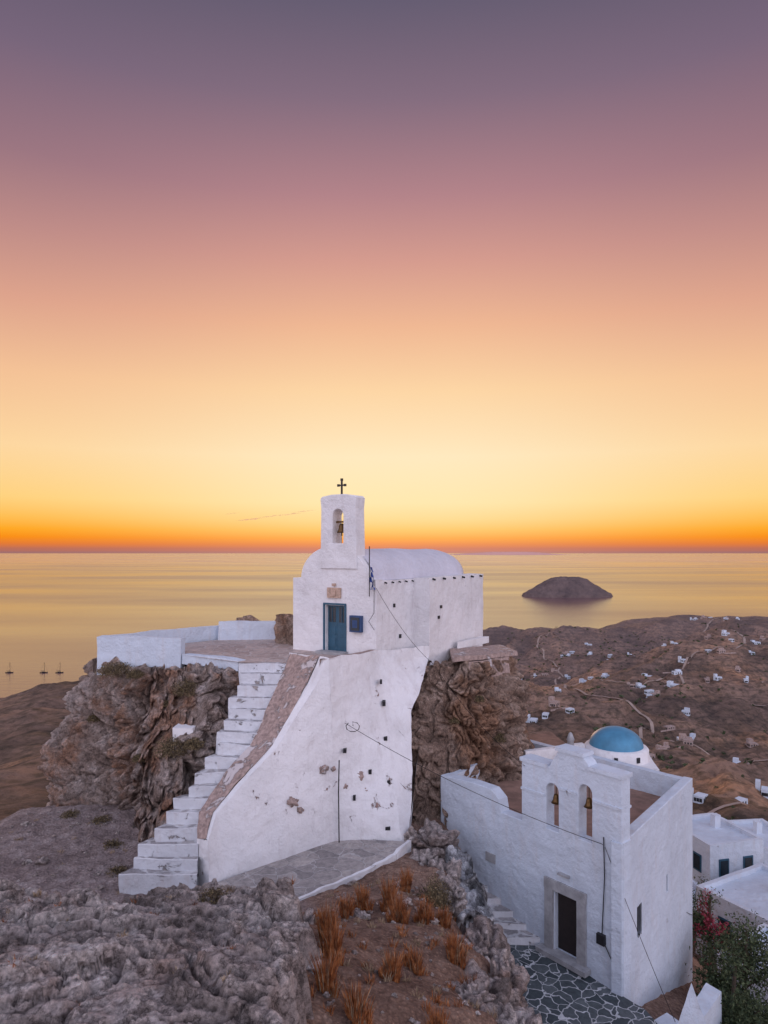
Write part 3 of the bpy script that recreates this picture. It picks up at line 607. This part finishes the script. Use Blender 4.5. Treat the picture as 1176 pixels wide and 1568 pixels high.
# ------------------------------------------------------------------ lower church
lc=empty('lower_white_church')
C=V((6.46,18.5,0)); lu=V((-.638,.771,0)).normalized(); ln=V((-.771,-.638,0)).normalized(); sv=V((.626,.779,0)).normalized(); sn=V((.779,-.626,0)).normalized()
o=[(0,-15),(0,-7.92),(.04,-7.9),(.04,-6.18),(.98,-6.18),(1.12,-6.0),(1.3,-5.86),(2.05,-5.86),(2.2,-6.1),(2.4,-6.42),(3.42,-6.46),(3.42,-8.35),(4.3,-8.35),(4.38,-7.95),(4.7,-7.72),(5.6,-7.72),(7.0,-7.85),(7.0,-12)]
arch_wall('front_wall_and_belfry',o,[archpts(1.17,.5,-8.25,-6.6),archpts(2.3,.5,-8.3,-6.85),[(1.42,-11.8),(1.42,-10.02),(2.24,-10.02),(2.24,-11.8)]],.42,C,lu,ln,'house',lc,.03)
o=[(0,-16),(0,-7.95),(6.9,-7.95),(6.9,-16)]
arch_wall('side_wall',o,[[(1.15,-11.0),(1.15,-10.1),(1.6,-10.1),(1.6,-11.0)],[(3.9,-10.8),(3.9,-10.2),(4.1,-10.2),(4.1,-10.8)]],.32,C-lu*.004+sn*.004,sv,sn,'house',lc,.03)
m=MB(); E=C+sv*6.9; F=C+lu*7.0; G=E+lu*7.0-V((.5,0,0))
def wl(a,b,z0,z1,th,inn):
    i=V(inn).normalized()*th; m.prism([(a.x,a.y),(b.x,b.y),(b.x+i.x,b.y+i.y),(a.x+i.x,a.y+i.y)],z0,z1,0,None,.3,.025)
wl(E,G,-16,-7.95,.3,-sv); wl(F,G,-12,-7.9,.3,sv*0-lu)
m.obj('rear_walls',['house'],lc); m=MB()
i0=C+lu*.3+sv*.3; m.patch(z_(i0,-8.75),z_(F-lu*.2+sv*.2,-8.75),z_(G-lu*.2-sv*.2,-8.75),z_(E-sv*.2+lu*.2,-8.75),.3,.04); m.obj('roof_terrace',['roof'],lc)
m=MB()
for (a_,b_,z) in ((-.03,1.04,-6.12),(1.2,2.15,-5.80),(2.45,3.48,-6.40)):
    cc=C+lu*((a_+b_)/2)-ln*.21; m.obox((cc.x,cc.y,z),lu,ln,(0,0,1),(b_-a_)/2,.27,.055,0,.015,.2)
for (a_,b_,z) in ((.0,.90,-7.0),(1.44,2.03,-6.95),(2.58,3.45,-7.3)):
    cc=C+lu*((a_+b_)/2)-ln*.21; m.obox((cc.x,cc.y,z),lu,ln,(0,0,1),(b_-a_)/2,.25,.035,0,.012,.2)
m.obj('belfry_caps',['house'],lc)
m=MB()
for uu_,zz in ((1.17,-7.3),(2.3,-7.5)):
    cc=C+lu*uu_-ln*.2; m.lathe((cc.x,cc.y,zz),[(r*.8,z*.8) for r,z in prof],20); m.tube([(cc.x,cc.y,zz+.25),(cc.x,cc.y,zz+.6)],.012)
m.obj('bells',['bronze'],lc)
m=MB(); cc=C+lu*1.83-ln*.2; m.obox((cc.x,cc.y,-10.9),lu,ln,(0,0,1),.41,.03,.9,0); m.obj('door',['wood'],lc); m=MB()
for s_ in (-1,1):
    cc=C+lu*(1.83+s_*.56)+ln*.02; m.obox((cc.x,cc.y,-10.9),lu,ln,(0,0,1),.145,.05,.92,0,.012,.15)
cc=C+lu*1.83+ln*.02; m.obox((cc.x,cc.y,-9.85),lu,ln,(0,0,1),.72,.055,.15,0,.012,.15); cc=C+lu*1.83+ln*.1; m.obox((cc.x,cc.y,-11.84),lu,ln,(0,0,1),.85,.2,.07,0,.012,.15)
cc=C+lu*1.85+ln*.06; m.obox((cc.x,cc.y,-9.42),lu,ln,(0,0,1),.18,.07,.03,0)
cc=C+lu*4.7+ln*.01; m.obox((cc.x,cc.y,-9.9),lu,ln,(0,0,1),.2,.03,.14,0)
m.obj('door_surround',['stonetrim'],lc)
m=MB(); cc=C+lu*.62+ln*.05; m.obox((cc.x,cc.y,-10.75),lu,ln,(0,0,1),.12,.06,.14,0)
m.tube([z_(C+lu*.55+ln*.04,-7.9),z_(C+lu*.52+ln*.04,-9),z_(C+lu*.6+ln*.04,-10.6)],.014); m.tube([z_(C+lu*.55+ln*.04,-10.8),z_(C+lu*.3+ln*.04,-11.2),z_(C+lu*.28+ln*.04,-11.7)],.012)
cc=C+sv*1.375-sn*.12; m.obox((cc.x,cc.y,-10.55),sv,sn,(0,0,1),.225,.02,.45,0); cc=C+sv*4-sn*.12; m.obox((cc.x,cc.y,-10.5),sv,sn,(0,0,1),.1,.02,.3,0)
m.obj('fittings_and_windows',['dark'],lc)
m=MB(); 
for k in range(3):
    cc=C+sv*(1.25+k*.12)+sn*.01; m.tube([z_(cc,-11),z_(cc,-10.1)],.012)
m.obj('window_grille',['metal'],lc)
# blue-domed chapel behind
dc=empty('blue_domed_chapel'); cx,cy=9.35,27.5
m=MB(); m.prism([(cx-1.5,cy-1.1),(cx+1.1,cy-1.6),(cx+1.6,cy+1.2),(cx-1.0,cy+1.7)],-15,-8.25,0,None,.3,.03)
m.lathe((cx,cy,0),[(1.26,-8.4),(1.24,-7.86),(1.18,-7.79),(1.0,-7.77)],40,0)
m.obj('walls_and_drum',['white'],dc)
m=MB(); m.lathe((cx,cy,-7.79),[(1.04*math.cos(a*math.pi/36),.74*math.sin(a*math.pi/36)) for a in range(0,19)],48); m.obj('dome',['dome'],dc)
m=MB()
for a in (-1.9,-1.2,-2.7): m.obox((cx+1.25*math.cos(a),cy+1.25*math.sin(a),-8.05),(-math.sin(a),math.cos(a),0),(math.cos(a),math.sin(a),0),(0,0,1),.07,.04,.10)
m.obj('drum_windows',['dark'],dc)
# terrace house behind belfry with chimney
th=empty('flat_roofed_house'); m=MB(); m.prism([(5.6,26.6),(8.0,27.6),(7.6,31),(5.0,30.2)],-14,-8.2,0,1,.3,.03); m.prism([(5.5,26.5),(8.1,27.5),(8.05,27.75),(5.45,26.75)],-8.9,-7.75,0,None,.3,.02); m.obj('walls',['weather','roof'],th)
m=MB(); m.lathe((7.35,26.9,-8.4),[(.17,0),(.16,.7),(.12,.95),(.16,1.0),(.07,1.25),(0,1.3)],12); m.obj('chimney',['stonetrim'],th)
# ------------------------------------------------------------------ alley
al=empty('paved_alley'); m=MB()
for (p0,p1,p2,p3) in [((2.6,13,-12.3),(8.2,12.5,-12.5),(6.9,18.0,-12.08),(2.7,18,-12.02)),((2.7,18,-12.02),(6.9,18,-12.08),(4.4,21.0,-11.85),(2.4,20.8,-11.85))]:
    m.patch(p0,p1,p2,p3,.3,.02)
m.obj('paving',['alley'],al); m=MB()
for k in range(7):
    y=20.6+k*.40; z=-11.85+(k+1)*.20; xr=4.5-.30*k; sk=.25*math.sin(k*1.9)
    m.prism([(2.1,y+sk),(xr+.3,y-.1*sk),(xr,y+.6),(2.0,y+.6+sk)],-12.5,z,0,1,.1,.05)
m.obj('alley_steps',['stairw','tread'],al)
def ribbon_crag(name,path,th,z0,z1s,mat,amp,seed):
    f=[(p[0]+th,p[1]) for p in path]; b=[(p[0]-th,p[1]) for p in reversed(path)]; base=f+b
    top=[(p[0]+th*.5,p[1]) for p in path]+[(p[0]-th,p[1]) for p in reversed(path)]
    mid=[((a[0]+c[0])/2,(a[1]+c[1])/2) for a,c in zip(base,top)]
    return crag(name,base,mid,top,z0,(z0+z1s)/2,z1s,mat,amp,seed,20,50)
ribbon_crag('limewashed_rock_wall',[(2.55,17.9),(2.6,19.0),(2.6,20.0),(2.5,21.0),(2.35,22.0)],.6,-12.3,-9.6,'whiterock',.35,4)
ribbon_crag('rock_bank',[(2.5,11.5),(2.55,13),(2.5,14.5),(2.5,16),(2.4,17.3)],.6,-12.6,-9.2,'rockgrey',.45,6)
# sloping white wall, lower right
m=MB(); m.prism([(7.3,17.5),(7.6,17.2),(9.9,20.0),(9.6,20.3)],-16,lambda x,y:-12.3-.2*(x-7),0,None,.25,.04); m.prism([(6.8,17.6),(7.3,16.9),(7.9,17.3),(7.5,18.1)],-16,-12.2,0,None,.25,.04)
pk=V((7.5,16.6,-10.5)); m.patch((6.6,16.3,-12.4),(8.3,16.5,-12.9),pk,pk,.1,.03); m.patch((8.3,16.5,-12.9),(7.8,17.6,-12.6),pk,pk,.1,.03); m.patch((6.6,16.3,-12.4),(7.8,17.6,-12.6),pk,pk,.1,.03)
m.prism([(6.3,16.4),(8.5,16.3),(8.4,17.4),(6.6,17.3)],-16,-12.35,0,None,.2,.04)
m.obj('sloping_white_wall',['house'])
# houses right
def house(x,y,zb,zt,w,d,rot,blue=True):
    e=empty('white_house'); m=MB(); u_=V((math.cos(rot),math.sin(rot),0)); v_=V((-math.sin(rot),math.cos(rot),0)); c=V((x,y,0))
    P=[c+u_*a*w/2+v_*b*d/2 for a,b in ((-1,-1),(1,-1),(1,1),(-1,1))]; m.prism([(p.x,p.y) for p in P],zb,zt-.25,0,None,.6,.03)
    for i in range(4):
        a,b=P[i],P[(i+1)%4]; inn=(c-(a+b)/2).normalized()*.25; m.prism([(a.x,a.y),(b.x,b.y),(b.x+inn.x,b.y+inn.y),(a.x+inn.x,a.y+inn.y)],zt-.26,zt,0,None,.6,.02)
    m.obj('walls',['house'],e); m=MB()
    for s_,uu2,vv2,ww,dd in ((-1,u_,v_,w,d),(1,u_,v_,w,d),(-1,v_,u_,d,w),(1,v_,u_,d,w)):
        for k in (-.25,.2):
            q=c+uu2*(k*ww)+vv2*(s_*dd/2); m.obox((q.x,q.y,zt-1.5),uu2,vv2,(0,0,1),.36,.05,.55,0); m.obox((q.x,q.y,zt-1.5),uu2,vv2,(0,0,1),.28,.06,.45,1)
    m.obj('blue_windows',['bluedoor','glass'],e)
    m=MB(); q=c+u_*.8+v_*.6; m.obox((q.x,q.y,zt+.1),u_,v_,(0,0,1),.22,.22,.5,0,.02,.2); m.obj('chimney',['house'],e)
house(21.6,45,-26,-18.2,4.0,4.5,.25); house(20.0,34.5,-25,-17.4,5.5,5.5,.5); house(27,50,-28,-20.6,5,5,.1); house(17.2,29.2,-24,-17.4,4.2,4,.6); house(23.5,40,-26,-19.3,3.6,3.5,.3); house(31,58,-30,-25,6,5,.4); house(17.5,41,-26,-20.4,4,4,.2)
# ------------------------------------------------------------------ vegetation
m=MB()
def tuft(x,y,h,n,r,mt=0,lean=.34,b_=None):
    z=hz(x,y,b_)
    for _ in range(n):
        a=U(0,6.283); rr=r*math.sqrt(R()); b=V((x+rr*math.cos(a),y+rr*math.sin(a),0)); b.z=z-.03
        H=h*U(.35,1.1); l=V((math.cos(a),math.sin(a),0))*U(.0,lean)*H+V((U(-.05,.05),U(-.05,.05),0)); s_=V((math.cos(a*7),math.sin(a*7),0))*U(.004,.010)
        p1=b+l*.4+V((0,0,H*.6)); p2=b+l+V((0,0,H)); o=len(m.v); m.v+=[b-s_,b+s_,p1+s_*.8,p1-s_*.8,p2]
        mm=mt if R()<.85 else 1
        m.f+=[(o,o+1,o+2,o+3),(o+3,o+2,o+4)]; m.m+=[mm,mm]; m.sm+=[False,False]
for (x,y,h) in [(-1.0,12.3,.9),(-.85,11.4,.8),(-.5,15.8,.75),(-.85,15.2,.65),(.12,16.0,.95),(.30,15.1,.9),(.9,15.3,.75),(-.85,10.0,.8),(-.4,9.5,.7),(.15,11.2,.65),(1.35,13.2,.75),(1.55,12.4,.6),(.55,12.3,.5),(.6,18.2,.8),(1.4,16.0,.55),(1.8,10.2,.6),(-1.35,14.2,.4),(.8,10.0,.5)]:
    tuft(x,y,h*.82,300,.10)
    for _ in range(4): tuft(x+U(-.17,.17),y+U(-.22,.22),h*U(.3,.65),90,.06)
for i in range(110):
    x,y=U(-1.4,2),U(9,18.8); tuft(x,y,U(.05,.2),35,.07,1 if R()<.5 else 0,.6)
for i in range(60):
    x,y=U(-12.5,-5.8),U(15,24); tuft(x,y,U(.05,.14),25,.08,1,.7)
for i in range(50):
    x,y=U(-7,-1.3),U(7.5,13); tuft(x,y,U(.04,.13),30,.07,1 if R()<.6 else 0,.7,lb)
m.obj('dry_grass',['grass','straw'])
def shrub(name,x,y,z,r,h,mats,n=1500,leaf=.035):
    m=MB(); 
    for k in range(16):
        a=U(0,6.28); e=V((x+math.cos(a)*r*U(.3,.9),y+math.sin(a)*r*U(.3,.9),z+h*U(.4,.95))); m.tube([(x,y,z-.1),V((x,y,z)).lerp(e,.5)+V((U(-.05,.05),U(-.05,.05),.05)),e],.014,.005,5,0)
    for _ in range(n):
        a=U(0,6.28); t=math.acos(U(-.2,1)); rr=U(.5,1.05)*(1+.45*noise.noise(V((a*2,t*3,x)))); d=V((math.sin(t)*math.cos(a)*r,math.sin(t)*math.sin(a)*r,math.cos(t)*h))*rr
        c=V((x,y,z))+d; q=[c+V((U(-1,1),U(-1,1),U(-1,1)))*leaf for _ in range(4)]; m.poly(q[:3],1); m.poly([q[0],q[2],q[3]],1)
    return m.obj(name,['bark']+mats)
shrub('dry_shrub',1.35,18.0,hz(1.35,18)-.05,.45,.85,['shrub'],3000,.03)
shrub('dry_shrub',1.2,17.2,hz(1.2,17.2)-.05,.3,.45,['shrub'],1300,.03)
for (x,z,r,h) in [(-9.8,-4.35,.6,.35),(-6.75,-4.75,.5,.42),(-6.7,-6.35,.65,.42),(-8.9,-4.4,.3,.25),(-6.0,-6.1,.3,.25),(-8.2,-6.9,.2,.18),(-10.8,-6.2,.22,.2),(-7.6,-5.3,.2,.15)]:
    shrub('dry_shrub',x,face('rocky_crag',x,z)-.12,z-.05,r,h,['shrub'],int(3600*r+500),.026)
for (x,z,r) in [(2.6,-6.3,.2),(4.4,-7.2,.25),(3.6,-5.6,.18)]: shrub('dry_shrub',x,face('conglomerate_crag',x,z),z,r,r,['shrub'],600,.03)
shrub('dry_shrub',-4.4,9.6,hz(-4.4,9.6,lb)-.03,.22,.16,['shrub'],900,.018); shrub('dry_shrub',-3.0,12.0,hz(-3,12.0,lb)-.03,.3,.15,['shrub'],900,.02)
for (x,y) in [(-8.6,21.6),(-9.7,23.4),(-7.8,20.0),(-11,24)]: shrub('dry_shrub',x,y,hz(x,y)-.05,.35,.2,['shrub'],1100,.025)
def tree(name,x,y,z,h,r,mat='green',n=5200,leaf=.07,extra=None):
    m=MB(); lead=[V((x,y,z)),V((x+.1,y,z+h*.3)),V((x-.05,y+.1,z+h*.6)),V((x,y,z+h*.95))]; m.tube(lead,.16,.04,8,0); tips=[]
    for k in range(16):
        t=U(.2,.9); b=lead[0].lerp(lead[3],t); a=U(0,6.28); e=b+V((math.cos(a)*r*U(.5,.95),math.sin(a)*r*U(.5,.95),h*U(.05,.22)))*(1.15-t*.6); m.tube([b,b.lerp(e,.5)+V((0,0,-.05)),e],.05,.015,5,0); tips.append(e); tips.append(b.lerp(e,.6))
    tips.append(lead[3])
    for _ in range(int(n*1.5)):
        tp=random.choice(tips); c=tp+V((random.gauss(0,1),random.gauss(0,1),random.gauss(0,.8)))*r*.2; q=[c+V((U(-1,1),U(-1,1),U(-1,1)))*leaf for _ in range(3)]
        m.poly(q,2 if (extra and noise.noise(c*1.2)>.25) else 1)
    m.obj(name,['bark',mat]+([extra] if extra else []))
tree('evergreen_tree',10.6,20.6,-16.5,4.2,1.2); tree('evergreen_tree',11.7,22,-17,5,1.5,n=7000); tree('evergreen_tree',10.1,18.6,-16.5,3.2,1.2); tree('evergreen_tree',12.8,20.5,-17.5,4.2,1.4)
tree('bougainvillea',12.2,25.5,-16.5,3.8,1.0,extra='pink',n=3500,leaf=.06); tree('evergreen_tree',15.5,30,-20,2.8,1.2,n=2500); tree('evergreen_tree',18.5,39.5,-23,4,1.2,n=2500)
# ------------------------------------------------------------------ cables
m=MB()
def cable(a,b,sag,r=.009):
    a,b=V(a),V(b); m.tube([a.lerp(b,t/24)-V((0,0,sag*4*(t/24)*(1-t/24))) for t in range(25)],r,r,5)
cable((-1.25,21.75,-5.45),z_(C+lu*.6+ln*.05,-8.1),.25); cable(z_(C+lu*.6+ln*.05,-8.1),(11.5,24.5,-13.2),.3)
cable((B.x+.02,B.y-.05,-1.3),(1.9,26.1,-4.3),.25,.008); cable(z_(C+lu*.5+ln*.05,-8.15),(8.5,17,-14.5),.2,.008); cable((1.9,26.1,-4.3),z_(C+lu*3.3+ln*.02,-6.6),.3,.008)
m.obj('overhead_cables',['metal'])
# thin clouds low over the horizon
def cloudm():
    t=NT('thin_cloud',1); t.col((.85,.42,.25)); tr=t.noise(.002,6,.7,t.mapping((1,1,4))); t.link(t.ramp(tr,[(.35,BW[0]),(.6,(.75,.75,.75))]),t.b.inputs['Alpha']); return t.m
M['cloud']=cloudm(); m=MB()
for (px,pz,L_,h_) in ((-3900,960,900,38),(-3000,1080,1300,34),(-2350,1190,700,26),(-4500,1120,500,16)):
    o=len(m.v); nn=30
    for k in range(nn+1):
        t=k/nn; x=px+L_*(t-.5); zz=pz+.10*L_*(t-.5)+20*noise.noise(V((x*.004,pz,0))); hh=h_*math.sin(math.pi*t)*(.6+.5*noise.noise(V((x*.01,1,pz)))); m.v+=[V((x,20000,zz-hh)),V((x,20060,zz+hh))]
    for k in range(nn): m.f.append((o+2*k,o+2*k+2,o+2*k+3,o+2*k+1)); m.m.append(0); m.sm.append(True)
m.obj('cloud',['cloud'])
# ------------------------------------------------------------------ sky, sun, camera
W=bpy.data.worlds.new('World'); S.world=W; W.use_nodes=True; t=W.node_tree; t.nodes.clear(); N_=t.nodes; Lk=t.links
out=N_.new('ShaderNodeOutputWorld'); tc_=N_.new('ShaderNodeTexCoord'); sep=N_.new('ShaderNodeSeparateXYZ'); Lk.new(tc_.outputs['Generated'],sep.inputs[0])
def mth(op,a,b=0.0,c=None,clamp=False):
    n=N_.new('ShaderNodeMath'); n.operation=op; n.use_clamp=clamp
    for k,v in ((0,a),(1,b)):
        if hasattr(v,'node'): Lk.new(v,n.inputs[k])
        else: n.inputs[k].default_value=v
    return n.outputs[0]
zc=mth('MAXIMUM',sep.outputs[2],0.0); el=mth('POWER',zc,.5)
def rmp(fac,stops):
    r=N_.new('ShaderNodeValToRGB'); e=r.color_ramp.elements
    while len(e)<len(stops): e.new(.5)
    for i,(p,c) in enumerate(stops): e[i].position=p; e[i].color=c
    Lk.new(fac,r.inputs[0]); return r.outputs[0]
mid=rmp(el,[(0,lin((190,132,122))),(.07,lin((208,130,108))),(.105,lin((234,146,92))),(.14,lin((252,172,86))),(.18,lin((255,202,116))),(.215,lin((255,218,148))),(.267,lin((255,231,176))),(.371,lin((255,233,192))),(.478,lin((253,214,166))),(.56,lin((240,184,148))),(.625,lin((214,156,143))),(.68,lin((180,132,138))),(.744,lin((132,109,127))),(.793,lin((102,93,114))),(1,lin((88,86,112)))])
side=rmp(el,[(0,lin((158,110,110))),(.07,lin((188,110,88))),(.105,lin((228,122,52))),(.14,lin((250,142,20))),(.175,lin((255,168,34))),(.215,lin((255,190,82))),(.267,lin((255,210,126))),(.371,lin((254,215,160))),(.478,lin((244,193,150))),(.56,lin((221,162,140))),(.625,lin((188,138,135))),(.68,lin((152,116,128))),(.744,lin((117,100,122))),(.793,lin((96,88,110))),(1,lin((84,82,110)))])
east=rmp(el,[(0,(.70,.64,.74,1)),(.3,(1.02,.86,.98,1)),(.55,(.86,.84,1.02,1)),(.8,(.46,.50,.70,1)),(1,(.24,.26,.38,1))])
ax=mth('ABSOLUTE',mth('ADD',sep.outputs[0],-.02)); 
def mixc(f,a,b,mode='MIX'):
    n=N_.new('ShaderNodeMix'); n.data_type='RGBA'; n.blend_type=mode
    for k,v in ((0,f),(6,a),(7,b)):
        if hasattr(v,'node'): Lk.new(v,n.inputs[k])
        else: n.inputs[k].default_value=v
    return n.outputs[2]
def mr(v,a,b):
    n=N_.new('ShaderNodeMapRange'); n.interpolation_type='SMOOTHSTEP'; n.inputs[1].default_value=a; n.inputs[2].default_value=b; Lk.new(v,n.inputs[0]); return n.outputs[0]
west=mixc(mr(ax,.05,.55),mid,side)
east2=mixc(1,east,(1.95,1.90,1.86,1),'MULTIPLY')
sky=mixc(mr(mth('MULTIPLY',sep.outputs[1],-1.0),-.40,.30),west,east2)
bg=N_.new('ShaderNodeBackground'); Lk.new(sky,bg.inputs[0]); bg.inputs[1].default_value=.99
ns=N_.new('ShaderNodeTexSky'); ns.sky_type='NISHITA'; ns.sun_disc=False; ns.sun_elevation=math.radians(2); ns.sun_rotation=math.radians(0); ns.altitude=200
bg2=N_.new('ShaderNodeBackground'); Lk.new(ns.outputs[0],bg2.inputs[0]); bg2.inputs[1].default_value=.002
ad=N_.new('ShaderNodeAddShader'); Lk.new(bg.outputs[0],ad.inputs[0]); Lk.new(bg2.outputs[0],ad.inputs[1]); Lk.new(ad.outputs[0],out.inputs[0])
sd=bpy.data.lights.new('sun','SUN'); sd.energy=.9; sd.color=(1,.55,.28); sd.angle=math.radians(4); so=bpy.data.objects.new('sun',sd); S.collection.objects.link(so)
dirv=-V((.02,math.cos(math.radians(2.5)),math.sin(math.radians(2.5)))); so.rotation_euler=dirv.to_track_quat('-Z','Y').to_euler()
cd=bpy.data.cameras.new('camera'); cd.sensor_fit='VERTICAL'; cd.sensor_height=36; cd.sensor_width=27; cd.lens=24; cd.shift_y=.0389; cd.clip_start=.1; cd.clip_end=200000
co=bpy.data.objects.new('camera',cd); S.collection.objects.link(co); co.location=(0,0,0); co.rotation_euler=(math.radians(90),0,0); S.camera=co
